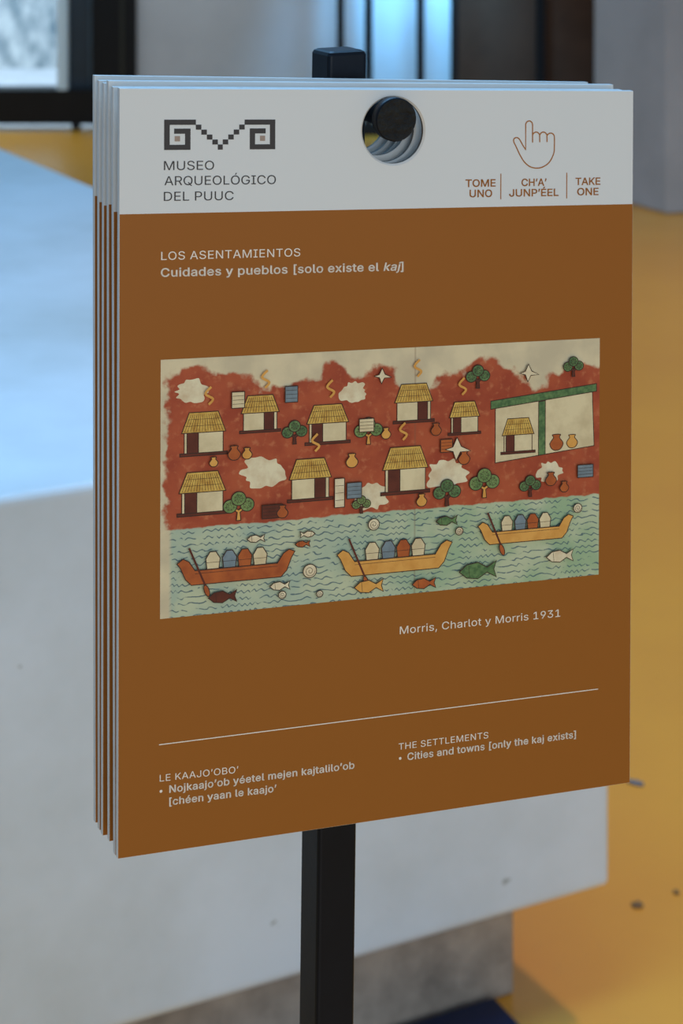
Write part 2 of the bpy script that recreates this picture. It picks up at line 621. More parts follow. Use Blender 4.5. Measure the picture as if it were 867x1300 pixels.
# ------------------------------------------------------------------ lettering
GLYPHS = {}
for row in ''',188|38,-119 68,71 137,71 84,-119
1453|76,0 76,55 391,55 391,0|276,509 276,0 212,0 212,448 209,448 86,358 86,427 198,509
3453|218,-7 188,-5 159,1 133,10 108,22 88,38 70,57 57,79 48,104 44,132 109,132 115,107 126,87 144,71 165,59 219,50 275,61 291,69 304,80 315,93 323,108 328,125 329,145 328,163 323,180 316,196 306,211 292,223 275,234 254,241 229,246 201,248 157,248 157,299 288,448 288,452 70,452 70,509 372,509 372,461 211,278 211,289 247,290 279,286 308,276 333,262 354,244 371,222 383,198 391,173 393,145 390,116 383,90 370,66 354,45 333,27 309,12 281,2 251,-5
9453|226,516 256,513 285,506 310,494 333,478 352,458 368,434 380,408 387,378 389,347 387,322 382,296 373,270 315,168 200,0 130,0 301,248 307,248 287,221 257,202 218,195 188,197 161,203 137,214 116,229 98,247 83,269 72,294 66,321 64,352 66,382 73,411 85,436 101,459 120,479 143,494 168,506 196,513|226,460 207,459 190,454 174,446 160,435 148,423 138,407 131,390 127,372 125,352 127,331 131,313 138,295 148,280 160,268 174,257 190,250 207,245 226,243 245,245 263,249 279,257 293,267 305,280 314,295 322,312 326,330 327,350 326,371 322,390 314,407 305,422 293,435 279,446 263,454 245,459
A480|16,0 201,509 276,509 463,0 395,0 287,302 264,372 232,478 245,478 213,371 191,302 85,0|110,142 110,199 370,199 370,142
B456|60,0 60,509 241,509 274,507 304,501 329,491 350,477 367,461 381,442 390,421 396,398 398,374 397,353 393,336 387,320 356,286 315,267 315,262 331,260 347,254 363,245 378,234 391,220 402,203 411,184 416,161 418,136 416,111 410,88 400,67 386,48 368,31 344,18 317,8 284,2 247,0|125,57 245,57 281,60 309,67 330,80 344,96 353,115 355,137 352,161 342,184 333,197 320,209 306,218 289,225 269,229 248,231 125,231|125,285 238,285 288,296 308,309 323,326 333,348 336,372 333,393 326,412 313,429 294,442 270,449 240,452 125,452
C510|267,-7 235,-5 205,1 177,11 150,25 126,42 104,63 86,88 70,115 57,146 48,179 42,215 40,254 42,293 48,329 57,362 70,393 86,421 104,445 126,466 150,484 177,498 205,508 235,514 267,516 340,504 362,496 383,485 402,471 419,456 435,438 448,418 459,397 467,373 473,348 408,348 389,395 357,428 315,449 267,456 237,453 209,445 184,432 161,414 141,391 125,364 113,332 106,295 103,254 106,213 113,177 125,145 141,117 161,94 184,76 210,63 237,56 267,53 315,60 357,81 389,114 408,160 473,160 467,135 459,112 448,91 435,71 420,53 402,38 383,24 363,13 341,5 317,-2 293,-6
D502|219,0 96,0 96,57 215,57 254,60 288,68 318,81 343,99 363,122 379,149 390,181 397,216 399,255 397,294 390,329 379,361 364,388 344,410 320,428 291,441 258,449 221,452 93,452 93,509 225,509 261,507 294,501 325,492 353,478 385,455 412,426 433,391 446,361 455,329 460,293 462,255 460,217 455,181 446,149 433,119 417,92 398,68 376,48 351,31 322,17 291,8 256,2|125,509 125,0 60,0 60,509
E419|60,0 60,509 372,509 372,452 125,452 125,286 355,286 355,229 125,229 125,57 375,57 375,0
G520|269,-7 236,-5 205,1 176,11 149,25 125,43 104,64 85,88 69,116 57,146 47,179 42,215 40,254 42,293 47,329 57,362 69,393 85,421 103,445 125,466 149,484 175,498 203,508 233,514 265,516 291,514 316,510 340,504 363,494 384,483 403,469 421,453 436,436 449,416 460,395 468,373 474,349 408,349 387,393 356,427 315,448 265,456 236,453 209,445 183,432 160,414 141,392 125,364 113,332 106,295 103,254 106,213 113,177 125,145 141,117 161,95 184,76 210,63 238,56 269,53 296,55 322,61 345,71 365,85 382,102 396,123 407,147 413,173 415,202 434,199 283,199 283,256 478,256 478,200 475,160 466,124 451,91 431,62 406,38 377,19 344,5 308,-4
H517|60,0 60,509 125,509 125,289 392,289 392,509 457,509 457,0 392,0 392,232 125,232 125,0
I300|31,0 31,57 118,57 118,452 31,452 31,509 269,509 269,452 183,452 183,57 269,57 269,0
J396|185,-7 143,-2 106,11 75,33 57,55 44,81 36,111 33,145 33,173 98,173 98,145 100,117 108,93 122,74 139,61 160,53 185,50 209,53 230,61 248,74 261,93 269,117 272,145 272,509 336,509 336,145 334,111 326,81 313,55 294,33 263,11 227,-2
K467|104,145 104,216 139,261 174,303 212,344 364,509 448,509 231,276 228,276|60,0 60,509 125,509 125,334 124,225 125,193 125,0|372,0 188,259 228,309 449,0
L393|60,0 60,509 125,509 125,57 361,57 361,0
M628|60,0 60,509 152,509 277,187 287,159 299,123 311,84 322,49 307,49 318,83 330,121 342,158 352,187 476,509 568,509 568,0 504,0 504,291 504,327 505,369 506,413 507,457 513,457 498,409 482,363 467,322 456,291 342,0 286,0 170,291 159,321 145,361 129,408 112,457 119,457 120,416 121,372 122,328 122,291 122,0
N523|60,0 60,509 136,509 343,183 363,151 388,107 414,55 405,54 401,108 399,157 399,195 399,509 463,509 463,0 387,0 202,290 177,331 148,381 108,452 119,454 122,384 124,328 125,291 125,0
O533|267,-7 235,-5 205,1 177,11 150,25 126,42 105,63 86,88 70,115 57,146 48,179 42,215 40,254 42,293 48,329 57,362 70,393 86,421 105,445 126,466 150,484 177,498 205,508 235,514 267,516 299,514 329,508 357,498 384,484 408,466 429,445 448,421 464,393 477,362 486,329 491,293 493,254 491,215 486,179 477,146 464,115 448,88 429,63 408,42 384,25 357,11 329,1 299,-5|267,53 296,55 324,63 349,76 372,94 392,116 408,144 420,176 428,213 430,254 428,295 420,332 408,365 392,392 372,415 349,433 324,446 296,453 267,456 237,453 210,445 184,433 161,415 142,392 125,364 113,332 106,295 103,254 106,213 113,176 125,144 142,117 161,94 184,76 210,63 237,55
P445|60,0 60,509 235,509 272,506 305,499 332,487 356,471 375,452 390,430 400,404 407,377 409,348 407,318 400,291 390,265 375,243 356,223 332,207 305,195 272,188 235,186 109,186 109,242 233,242 257,244 279,248 297,256 312,266 324,279 333,294 339,310 343,328 344,348 343,367 339,385 333,402 324,416 312,428 297,439 279,446 257,451 232,452 125,452 125,0
Q533|245,159 313,159 369,85 384,65 468,-48 401,-48 346,27 331,46|267,-7 235,-5 205,1 177,11 150,25 126,42 105,63 86,88 70,115 57,146 48,179 42,215 40,254 42,293 48,329 57,362 70,393 86,421 105,445 126,466 150,484 177,498 205,508 235,514 267,516 299,514 329,508 357,498 384,484 408,466 429,445 448,421 464,393 477,362 486,329 491,293 493,254 491,215 486,179 477,146 464,115 448,88 429,63 408,42 384,25 357,11 329,1 299,-5|267,53 296,55 324,63 349,76 372,94 392,116 408,144 420,176 428,213 430,254 428,295 420,332 408,365 392,392 372,415 349,433 324,446 296,453 267,456 237,453 210,445 184,433 161,415 142,392 125,364 113,332 106,295 103,254 106,213 113,176 125,144 142,117 161,94 184,76 210,63 237,55
R449|60,0 60,509 236,509 273,506 305,500 333,489 356,473 376,455 390,433 401,408 407,381 409,352 407,323 401,296 390,271 376,250 356,232 333,217 305,206 273,200 236,198 96,198 96,255 234,255 258,256 280,260 298,267 319,281 334,300 340,316 344,333 345,352 344,371 340,389 334,405 325,419 313,430 298,440 279,446 258,451 233,452 125,452 125,0|353,0 230,229 303,229 428,0
S447|224,-9 188,-7 156,-1 128,9 102,23 81,40 64,60 51,83 42,109 38,137 104,137 108,118 114,102 123,88 136,76 150,66 166,59 224,49 246,50 267,54 286,60 303,69 317,79 329,92 338,106 344,122 346,139 342,161 332,179 296,205 245,222 184,239 145,253 112,269 86,289 67,313 56,341 52,372 54,400 62,425 75,448 92,468 113,484 138,498 165,508 195,514 227,516 259,514 289,508 316,498 340,484 360,468 377,449 390,427 398,403 401,378 337,378 332,402 320,421 302,437 280,449 254,456 225,459 204,457 185,454 167,448 145,435 129,418 118,398 115,376 119,352 131,334 169,308 212,293 264,279 312,264 359,238 395,198 402,180 407,161 408,139 406,112 399,87 386,64 370,43 349,25 323,11 294,0 261,-7
T449|32,452 32,509 417,509 417,452 257,452 257,0 193,0 193,452
U517|259,-8 220,-6 186,2 154,15 126,33 103,55 85,80 71,108 63,140 60,173 60,509 124,509 124,178 126,155 132,133 141,113 153,95 169,80 187,68 208,59 232,53 259,52 285,53 309,59 331,68 349,80 364,95 377,113 385,133 391,155 393,178 393,509 457,509 457,173 454,140 446,108 433,80 414,55 391,33 363,15 332,2 297,-6
[273|101,-96 101,539 236,539 236,487 160,487 160,-44 236,-44 236,-96
]273|37,-96 37,-44 113,-44 113,487 37,487 37,539 172,539 172,-96
a389|160,-9 137,-7 115,-3 94,5 76,15 60,29 48,45 38,63 32,84 30,108 32,128 36,146 43,161 58,179 78,193 125,211 178,220 234,227 265,235 273,243 276,255 276,257 267,297 240,322 196,331 149,322 118,301 100,274 41,291 51,313 64,331 79,346 95,358 114,368 133,375 194,384 239,379 286,360 300,350 312,336 322,320 330,301 335,278 337,251 337,0 277,0 277,52 272,52 252,25 215,1|170,45 192,47 211,51 228,59 248,74 263,93 272,115 276,138 276,190 259,182 231,176 200,171 175,168 134,159 103,139 95,124 92,105 102,72 130,52
b424|229,-8 208,-7 189,-3 172,4 138,31 118,59 112,59 112,0 53,0 53,509 114,509 114,319 118,319 137,346 171,373 188,379 207,383 229,384 259,382 287,374 313,361 335,342 354,320 370,293 381,261 388,227 390,189 388,151 381,116 370,84 355,57 336,34 313,16 288,3 260,-6|220,47 242,49 262,55 279,66 294,80 306,97 316,117 323,139 327,163 328,189 327,215 323,239 316,261 307,281 295,298 280,311 262,322 243,328 220,330 198,328 178,322 161,312 147,299 134,282 125,263 118,241 114,216 113,189 114,162 118,138 125,115 135,95 147,78 162,65 179,55 198,49
c396|207,-8 174,-5 144,3 117,16 93,35 72,58 56,85 44,116 37,150 34,187 37,225 44,260 56,291 72,318 93,341 117,360 144,374 174,382 207,384 260,377 305,356 340,322 362,277 303,262 290,289 270,311 242,325 207,330 184,328 163,321 145,310 130,296 118,278 108,258 102,236 98,212 96,187 98,163 102,139 108,117 118,97 130,80 145,66 163,55 184,49 207,46 243,52 271,66 292,89 304,117 363,102 341,56 306,21 261,-1
d424|195,-8 165,-6 137,3 111,16 89,34 70,57 55,84 43,116 36,151 34,189 36,227 43,261 55,293 70,320 89,342 112,361 137,374 165,382 196,384 218,383 237,379 253,373 287,346 306,319 311,319 311,509 372,509 372,0 313,0 313,59 307,59 287,31 252,4 236,-3 217,-7|205,47 226,49 246,55 263,65 278,78 290,95 299,115 306,138 310,162 312,189 310,216 306,241 300,263 290,282 278,299 263,312 246,322 227,328 205,330 182,328 162,322 145,311 130,298 118,281 108,261 102,239 98,215 96,189 98,163 102,139 109,117 118,97 130,80 145,66 162,55 182,49
e404|212,-8 177,-5 145,3 117,16 92,35 72,58 56,85 44,116 37,150 34,187 36,224 44,258 55,290 71,317 91,340 115,359 142,373 172,382 205,384 266,374 285,366 303,355 319,341 334,324 347,305 357,282 365,256 370,227 371,194 371,169 75,169 75,221 338,221 310,202 308,226 304,248 298,269 288,286 277,301 263,314 246,323 227,328 205,330 183,328 164,323 146,313 131,301 119,286 109,270 102,251 97,231 96,211 96,178 98,151 102,127 110,106 121,88 135,73 151,61 169,53 190,48 212,46 254,53 285,73 306,105 365,91 358,72 348,55 335,39 320,26 302,14 283,4 261,-3 237,-7
h410|114,227 114,0 53,0 53,509 114,509 114,287 102,287 116,319 132,344 152,362 175,374 200,382 227,384 252,383 275,377 295,369 313,356 328,340 341,321 350,298 355,271 357,240 357,0 296,0 296,235 293,263 286,286 273,304 256,318 235,326 210,329 192,328 176,324 161,317 141,303 126,283 119,266 115,248
i167|53,0 53,379 114,379 114,0|84,443 67,446 54,455 44,468 41,483 44,499 54,512 67,521 84,524 100,521 114,512 123,499 126,483 123,468 114,455 100,446
j167|53,379 114,379 114,-30 112,-52 108,-72 102,-90 92,-106 80,-119 65,-129 47,-137 27,-141 4,-143 -10,-143 -10,-87 2,-87 25,-83 40,-72 50,-54 53,-29|83,443 67,446 53,455 44,468 41,483 44,499 53,512 67,521 83,524 100,521 114,512 123,499 126,483 123,468 114,455 100,446
k381|110,137 110,212 121,212 284,379 360,379 184,199 177,199|53,0 53,509 114,509 114,0|294,0 148,186 191,229 372,0
l189|139,-2 112,0 91,8 74,20 62,37 55,59 53,84 53,509 114,509 114,99 120,62 130,54 146,52 160,53 170,54 181,3 162,-1
m610|53,0 53,379 112,379 112,295 108,295 114,314 122,331 132,346 172,376 219,386 245,383 268,375 287,361 303,342 314,320 321,295 312,295 318,312 326,329 337,343 381,375 437,386 458,385 478,380 497,372 514,361 529,346 541,328 550,307 555,283 557,255 557,0 496,0 496,254 493,279 485,298 473,313 456,323 438,329 419,330 395,328 374,320 345,290 335,247 335,0 274,0 274,260 272,280 265,297 253,311 238,322 220,328 199,330 158,320 140,307 126,289 119,274 115,257 114,238 114,0
n410|114,227 114,0 53,0 53,379 112,379 112,287 102,287 116,319 132,344 152,362 175,374 200,382 227,384 252,383 275,377 295,369 313,356 328,340 341,321 350,298 355,271 357,240 357,0 296,0 296,235 293,263 286,286 273,304 256,318 235,326 210,329 192,328 176,324 161,317 141,303 126,283 119,266 115,248
o415|207,-8 174,-5 144,3 117,16 93,35 72,58 56,85 44,116 37,150 34,187 37,225 44,260 56,291 72,318 93,341 117,360 144,374 174,382 207,384 241,382 271,374 299,360 323,341 343,318 359,291 371,260 379,225 381,187 379,150 371,116 359,85 343,58 323,35 299,16 271,3 241,-5|207,46 231,49 252,55 270,66 285,80 298,97 307,117 314,139 318,163 319,187 318,212 314,236 307,258 298,278 285,296 270,310 252,321 231,328 207,330 184,328 163,321 145,310 130,296 118,278 108,258 102,236 98,212 96,187 98,163 102,139 108,117 118,97 130,80 145,66 163,55 184,49
p424|53,-143 53,379 112,379 112,319 118,319 137,346 171,373 188,379 207,383 229,384 259,382 287,374 313,361 335,342 354,320 370,293 381,261 388,227 390,189 388,151 381,116 370,84 355,57 336,34 313,16 288,3 260,-6 229,-8 208,-7 189,-3 173,4 138,31 118,59 114,59 114,-143|220,47 242,49 262,55 279,66 294,80 306,97 316,117 323,139 327,163 328,189 327,215 323,239 316,261 307,281 295,298 280,311 262,322 243,328 220,330 198,328 178,322 161,312 147,299 134,282 125,263 118,241 114,216 113,189 114,162 118,138 125,115 135,95 147,78 162,65 179,55 198,49
r259|53,0 53,379 112,379 112,321 115,321 124,339 137,354 152,367 171,377 191,383 213,385 229,384 243,384 243,322 230,324 207,326 182,323 159,315 140,301 126,284 117,262 114,237 114,0
s365|182,-8 157,-7 133,-3 112,3 93,12 76,24 62,38 50,54 41,73 36,94 94,107 101,87 111,72 124,60 141,52 160,47 181,45 206,47 227,53 244,62 262,81 268,103 265,121 254,136 237,147 212,155 149,170 118,180 92,192 72,208 58,227 50,249 47,274 49,295 55,314 65,332 79,347 95,360 115,370 137,378 161,383 187,384 212,383 234,379 254,372 271,363 286,352 299,339 324,290 268,277 258,298 243,316 228,325 210,331 187,333 166,331 147,326 131,317 114,299 109,277 112,258 124,243 172,223 229,209 261,200 287,187 306,171 320,153 328,131 331,107 329,85 323,65 312,47 298,31 281,18 260,6 236,-2 210,-7
t227|204,379 204,327 6,327 6,379|65,471 126,471 126,98 128,76 136,61 150,53 170,50 185,51 202,54 213,2 192,-3 168,-4 138,-1 113,7 92,21 77,41 68,64 65,93
u410|182,-5 158,-3 135,2 115,11 97,23 82,39 69,59 60,82 54,109 53,139 53,379 114,379 114,144 116,117 124,94 137,75 154,61 175,53 200,50 218,51 234,55 249,62 268,77 283,97 290,113 295,132 296,153 296,379 357,379 357,0 298,0 298,92 307,92 294,60 277,35 257,17 234,5 209,-3
w567|138,0 23,379 87,379 133,214 154,137 175,41 165,41 186,135 206,214 252,379 316,379 362,214 382,136 402,41 391,41 413,135 434,214 480,379 545,379 429,0 368,0 319,172 305,225 291,280 277,338 291,338 277,280 263,225 248,172 199,0
x379|21,0 171,218 171,171 29,379 100,379 147,306 179,253 207,206 175,206 202,253 233,306 282,379 352,379 209,169 209,214 358,0 287,0 231,85 200,136 173,182 205,182 178,136 148,85 91,0
y389|47,-139 61,-86 71,-87 104,-89 130,-74 151,-36 163,-1 17,379 84,379 165,155 187,87 206,21 184,21 202,87 224,155 305,379 371,379 204,-58 177,-107 139,-136 91,-145 65,-143
É419|60,0 60,509 372,509 372,452 125,452 125,286 355,286 355,229 125,229 125,57 375,57 375,0|191,558 239,659 307,659 241,558
Ó533|267,-7 235,-5 205,1 177,11 150,25 126,42 105,63 86,88 70,115 57,146 48,179 42,215 40,254 42,293 48,329 57,362 70,393 86,421 105,445 126,466 150,484 177,498 205,508 235,514 267,516 299,514 329,508 357,498 384,484 408,466 429,445 448,421 464,393 477,362 486,329 491,293 493,254 491,215 486,179 477,146 464,115 448,88 429,63 408,42 384,25 357,11 329,1 299,-5|267,53 296,55 324,63 349,76 372,94 392,116 408,144 420,176 428,213 430,254 428,295 420,332 408,365 392,392 372,415 349,433 324,446 296,453 267,456 237,453 210,445 184,433 161,415 142,392 125,364 113,332 106,295 103,254 106,213 113,176 125,144 142,117 161,94 184,76 210,63 237,55|240,558 288,659 356,659 290,558
é404|212,-8 177,-5 145,3 117,16 92,35 72,58 56,85 44,116 37,150 34,187 36,224 44,258 55,290 71,317 91,340 115,359 142,373 172,382 205,384 266,374 285,366 303,355 319,341 334,324 347,305 357,282 365,256 370,227 371,194 371,169 75,169 75,221 338,221 310,202 308,226 304,248 298,269 288,286 277,301 263,314 246,323 227,328 205,330 183,328 164,323 146,313 131,301 119,286 109,270 102,251 97,231 96,211 96,178 98,151 102,127 110,106 121,88 135,73 151,61 169,53 190,48 212,46 254,53 285,73 306,105 365,91 358,72 348,55 335,39 320,26 302,14 283,4 261,-3 237,-7|177,429 225,529 293,529 227,429
’177|52,318 82,509 151,509 98,318'''.split('\n'):
    head, *cont = row[1:].split('|')
    GLYPHS[row[0]] = (int(head) / 1000, [[tuple(float(k) / 1000 for k in pt.split(',')) for pt in c.split(' ')] for c in cont])
GLYPHS[' '] = (0.188, [])
CAP = 0.5087


def text_mesh(text, u0, v0, u1, v1, cap, weight, italic='', track=0.0):
    """Lettering as flat outlines, filled, then laid on the board between two ends of its baseline (mm)."""
    outl, vv_, ff_ = [], [], []
    x = 0.0
    i0 = text.find(italic) if italic else -1
    for i, ch in enumerate(text):
        adv, cont = GLYPHS[ch]
        sl = 0.2 if (i0 >= 0 and i0 <= i < i0 + len(italic)) else 0.0
        if cont:
            pts, edges = [], []
            for c in cont:
                b0_ = len(pts)
                pts += [Vector((x + gx + sl * gy, gy)) for gx, gy in c]
                edges += [(b0_ + k, b0_ + (k + 1) % len(c)) for k in range(len(c))]
                outl.append(pts[b0_:])
            vo, _, fo, _, _, _ = delaunay_2d_cdt(pts, edges, [], 1, 1e-6)
            o_ = len(vv_)
            vv_ += [(q_.x, q_.y, 0) for q_ in vo]
            for t_ in fo:                  # keep what lies inside the outlines, not the counters
                cx = sum(vo[k].x for k in t_) / len(t_)
                cy = sum(vo[k].y for k in t_) / len(t_)
                wind = 0
                for b0_, b1_ in edges:
                    A, B = pts[b0_], pts[b1_]
                    if (A.y <= cy) != (B.y <= cy) and A.x + (cy - A.y) / (B.y - A.y) * (B.x - A.x) > cx:
                        wind += 1 if B.y > A.y else -1
                if wind: ff_.append([o_ + k for k in t_])
        x += adv + track
    me = bpy.data.meshes.new('lettering')
    me.from_pydata(vv_, [], ff_)
    if weight > 0:                         # heavier faces: a stroke along each outline
        bm = bmesh.new()
        bm.from_mesh(me)
        for P in outl:
            k = len(P)
            for i in range(k):
                A, B = P[i], P[(i + 1) % k]
                d = (B - A)
                if d.length < 1e-6: continue
                d.normalize()
                nn = Vector((-d.y, d.x)) * weight
                A2, B2 = A - d * weight * .6, B + d * weight * .6
                bm.faces.new([bm.verts.new((q_.x, q_.y, 0)) for q_ in (A2 - nn, B2 - nn, B2 + nn, A2 + nn)])
        bm.to_mesh(me)
        bm.free()
    xs = [v.co.x for v in me.vertices]
    a, b = min(xs), max(xs)
    for v in me.vertices:
        k = (v.co.x - a) / (b - a)
        uu = u0 + (u1 - u0) * k
        vv = v0 + (v1 - v0) * k - v.co.y * cap / CAP
        v.co = bp3(uu / 1000, vv / 1000, -0.00010)
    return me


def join_meshes(name, mes, mats, idx=None):
    bm = bmesh.new()
    for k, me in enumerate(mes):
        n0 = len(bm.faces)
        bm.from_mesh(me)
        bm.faces.ensure_lookup_table()
        for f in bm.faces[n0:]:
            f.material_index = idx[k] if idx else 0
        bpy.data.meshes.remove(me)
    me = bpy.data.meshes.new(name)
    bm.to_mesh(me)
    bm.free()
    return link_mesh(name, me, mats, front)


m_ink = mat('charcoal_ink', (0.045, 0.040, 0.040, 1), rough=0.55, spec=0.25, var=0.05, scale=300)
m_beige = mat('taupe_ink', (0.33, 0.24, 0.19, 1), rough=0.55, spec=0.25, var=0.05, scale=300)
m_ochre = mat('brown_ink', lin(160, 98, 36), rough=0.55, spec=0.25, var=0.05, scale=300)
m_cream = mat('cream_ink', (0.80, 0.71, 0.60, 1), rough=0.55, spec=0.25, var=0.05, scale=300)


def text(name, lines, m):
    return join_meshes(name, [text_mesh(*l) for l in lines], m)


def quads(name, rects, mats, idx=None, t=-0.0001):
    bm = bmesh.new()
    for k, (u0, v0, u1, v1) in enumerate(rects):
        vs = [bm.verts.new(bp3(u / 1000, v / 1000, t)) for u, v in ((u0, v0), (u1, v0), (u1, v1), (u0, v1))]
        f = bm.faces.new(vs)
        if f.normal.dot(NB) > 0: f.normal_flip()
        f.material_index = idx[k] if idx else 0
    me = bpy.data.meshes.new(name)
    bm.to_mesh(me)
    bm.free()
    return link_mesh(name, me, mats, front)


text('museum_name', [("MUSEO", 16.7, 29.75, 35.9, 29.8, 3.3, 0), ("ARQUEOLÓGICO", 16.9, 35.3, 60.1, 35.4, 3.3, 0),
                     ("DEL PUUC", 16.7, 41.0, 43.5, 41.1, 3.3, 0)], m_ink)
# stepped-fret emblem: blocks on a grid
lu, lv, gx_, gy_ = 16.75, 11.3, 43.05 / 21, 11.1 / 6
R_ = []
I_ = []


def blk(c0, r0, c1, r1, k=0):
    R_.append((lu + c0 * gx_, lv + r0 * gy_, lu + c1 * gx_, lv + r1 * gy_))
    I_.append(k)


for fl in (False, True):
    def B(c0, r0, c1, r1, k=0):
        blk(*((21 - c1, r0, 21 - c0, r1) if fl else (c0, r0, c1, r1)), k)
    B(0, 0, 1.04, 6); B(1.04, 0, 5.9, 1.04); B(1.04, 4.98, 4.9, 6); B(3.88, 1.78, 4.9, 4.98); B(1.85, 1.78, 3.88, 2.8)
    B(1.95, 3.25, 2.95, 4.3, 1)
    for k in range(4):
        B(5.88 + k * 1.04, 1.0 + k * 0.99, 6.92 + k * 1.04, 2.0 + k * 0.99)
blk(10.03, 4.96, 10.97, 6)
quads('stepped_fret_emblem', R_, [m_ink, m_beige], I_)

text('take_one_text', [("TOME", 138.35, 37.58, 151.4, 37.6, 2.8, 0.014), ("UNO", 140.1, 41.62, 149.9, 41.66, 2.8, 0.014),
                       ("CH’A’", 162.7, 37.6, 173.8, 37.63, 2.8, 0.014), ("JUNP’ÉEL", 157.3, 41.65, 179.2, 41.72, 2.8, 0.014),
                       ("TAKE", 186.7, 37.53, 198.0, 37.53, 2.8, 0.014), ("ONE", 187.5, 41.62, 197.2, 41.65, 2.8, 0.014)], m_ochre)
quads('divider_line', [(153.45, 32.6, 153.85, 42.7)], m_ochre)
quads('divider_line', [(182.6, 32.6, 183.0, 42.8)], m_ochre)


def ribbon(bm, pts, w, t, closed=False, mi=0):
    """flat stroke of width w (mm) along pts (mm on the board) """
    P = [Vector(p_) for p_ in pts]
    k = len(P)
    Lf, Rt = [], []
    for i in range(k):
        a = P[i - 1] if (i > 0 or closed) else P[i]
        b = P[(i + 1) % k] if (i < k - 1 or closed) else P[i]
        d1 = (P[i] - a).normalized() if (P[i] - a).length > 1e-9 else (b - P[i]).normalized()
        d2 = (b - P[i]).normalized() if (b - P[i]).length > 1e-9 else d1
        nn = Vector((-(d1.y + d2.y), d1.x + d2.x))
        if nn.length < 1e-6: nn = Vector((-d1.y, d1.x))
        nn.normalize()
        m_ = w / 2 / max(0.5, nn.dot(Vector((-d1.y, d1.x))))
        Lf.append(P[i] + nn * m_)
        Rt.append(P[i] - nn * m_)
    vl = [bm.verts.new(bp3(a.x / 1000, a.y / 1000, t)) for a in Lf]
    vr = [bm.verts.new(bp3(a.x / 1000, a.y / 1000, t)) for a in Rt]
    for i in range(k if closed else k - 1):
        j = (i + 1) % k
        f = bm.faces.new((vl[i], vl[j], vr[j], vr[i]))
        f.normal_update()
        if f.normal.dot(NB) > 0: f.normal_flip()
        f.material_index = mi


def arc(cx, cy, r, a0, a1, n_=8, ry=None):
    return [(cx + r * math.cos(math.radians(a0 + (a1 - a0) * i / n_)), cy + (ry or r) * math.sin(math.radians(a0 + (a1 - a0) * i / n_))) for i in range(n_ + 1)]


def spline(pts, closed=False, sub=6):
    P = [Vector(p_) for p_ in pts]
    k = len(P)
    out = []
    for i in range(k if closed else k - 1):
        p0 = P[(i - 1) % k] if (closed or i > 0) else P[i]
        p1, p2 = P[i], P[(i + 1) % k]
        p3 = P[(i + 2) % k] if (closed or i + 2 < k) else p2
        for j in range(sub):
            t = j / sub
            out.append(0.5 * ((2 * p1) + (p2 - p0) * t + (2 * p0 - 5 * p1 + 4 * p2 - p3) * t * t + (3 * p1 - p0 - 3 * p2 + p3) * t ** 3))
    if not closed: out.append(P[-1])
    return [(a.x, a.y) for a in out]


bm = bmesh.new()
hand = [(164.45, 23.2)] + arc(165.95, 13.5, 1.52, 180, 360, 10) + [(167.47, 17.2)]
hand += arc(169.05, 17.95, 1.58, 205, 335, 6) + arc(172.25, 17.95, 1.58, 205, 335, 6) + arc(175.5, 18.5, 1.7, 215, 360, 8)
hand += spline([(177.2, 18.6), (177.2, 22.2), (176.9, 24.9), (175.0, 28.3), (172.0, 30.2), (169.0, 30.6), (166.2, 29.9), (163.9, 28.1), (162.0, 25.4), (160.2, 22.0), (159.25, 20.3)])[1:]
hand += spline([(159.25, 20.3), (159.2, 19.2), (160.1, 18.55), (161.3, 18.8), (162.2, 19.9), (163.3, 21.7), (164.45, 23.2)])[1:-1]
ribbon(bm, hand, 0.48, -0.0001, True)
ribbon(bm, [(167.47, 17.0), (167.5, 20.5)], 0.48, -0.00011)
ribbon(bm, [(170.62, 17.5), (170.66, 20.4)], 0.48, -0.00011)
ribbon(bm, [(173.85, 17.5), (173.9, 20.35)], 0.48, -0.00011)
me = bpy.data.meshes.new('pointing_hand_icon')
bm.to_mesh(me)
bm.free()
link_mesh('pointing_hand_icon', me, m_ochre, front)

text('heading_text', [("LOS ASENTAMIENTOS", 15.75, 62.6, 69.9, 62.7, 3.0, 0, '', 0.02),
                      ("Cuidades y pueblos [solo existe el kaj]", 15.6, 68.7, 112.2, 69.25, 3.05, 0.016, 'kaj', 0.022)], m_cream)
text('picture_credit', [("Morris, Charlot y Morris 1931", 111.25, 209.34, 180.8, 209.34, 2.9, 0.0, '', 0.012)], m_cream)
quads('rule_line', [(15.4, 240.06, 198.05, 240.4)], m_cream)


def bullet(u, v, r=0.55):
    bm = bmesh.new()
    f = bm.faces.new([bm.verts.new(bp3((u + r * math.cos(a)) / 1000, (v + r * math.sin(a)) / 1000, -0.0001)) for a in [2 * math.pi * i / 14 for i in range(14)]])
    f.normal_update()
    if f.normal.dot(NB) > 0: f.normal_flip()
    me = bpy.data.meshes.new('dot')
    bm.to_mesh(me)
    bm.free()
    return me


ls = [("LE KAAJO’OBO’", 15.7, 253.8, 46.0, 254.4, 2.45, 0, '', 0.02), ("Nojkaajo’ob yéetel mejen kajtalilo’ob", 19.35, 258.35, 92.6, 258.75, 2.6, 0.016, '', 0.022),
      ("[chéen yaan le kaajo’", 19.35, 262.95, 61.1, 263.45, 2.6, 0.016, '', 0.022)]
join_meshes('caption_text', [text_mesh(*l) for l in ls] + [bullet(16.2, 257.4)], m_cream)
ls = [("THE SETTLEMENTS", 110.95, 253.95, 149.2, 254.05, 2.45, 0, '', 0.02), ("Cities and towns [only the kaj exists]", 114.6, 258.35, 188.1, 258.6, 2.65, 0.016, '', 0.022)]
join_meshes('caption_text', [text_mesh(*l) for l in ls] + [bullet(111.6, 257.3)], m_cream)

# ------------------------------------------------------------------ the printed picture: a plain village by the water
AW, AH = 182.4, 95.0                      # mm
AU, AV = 15.66, 99.1


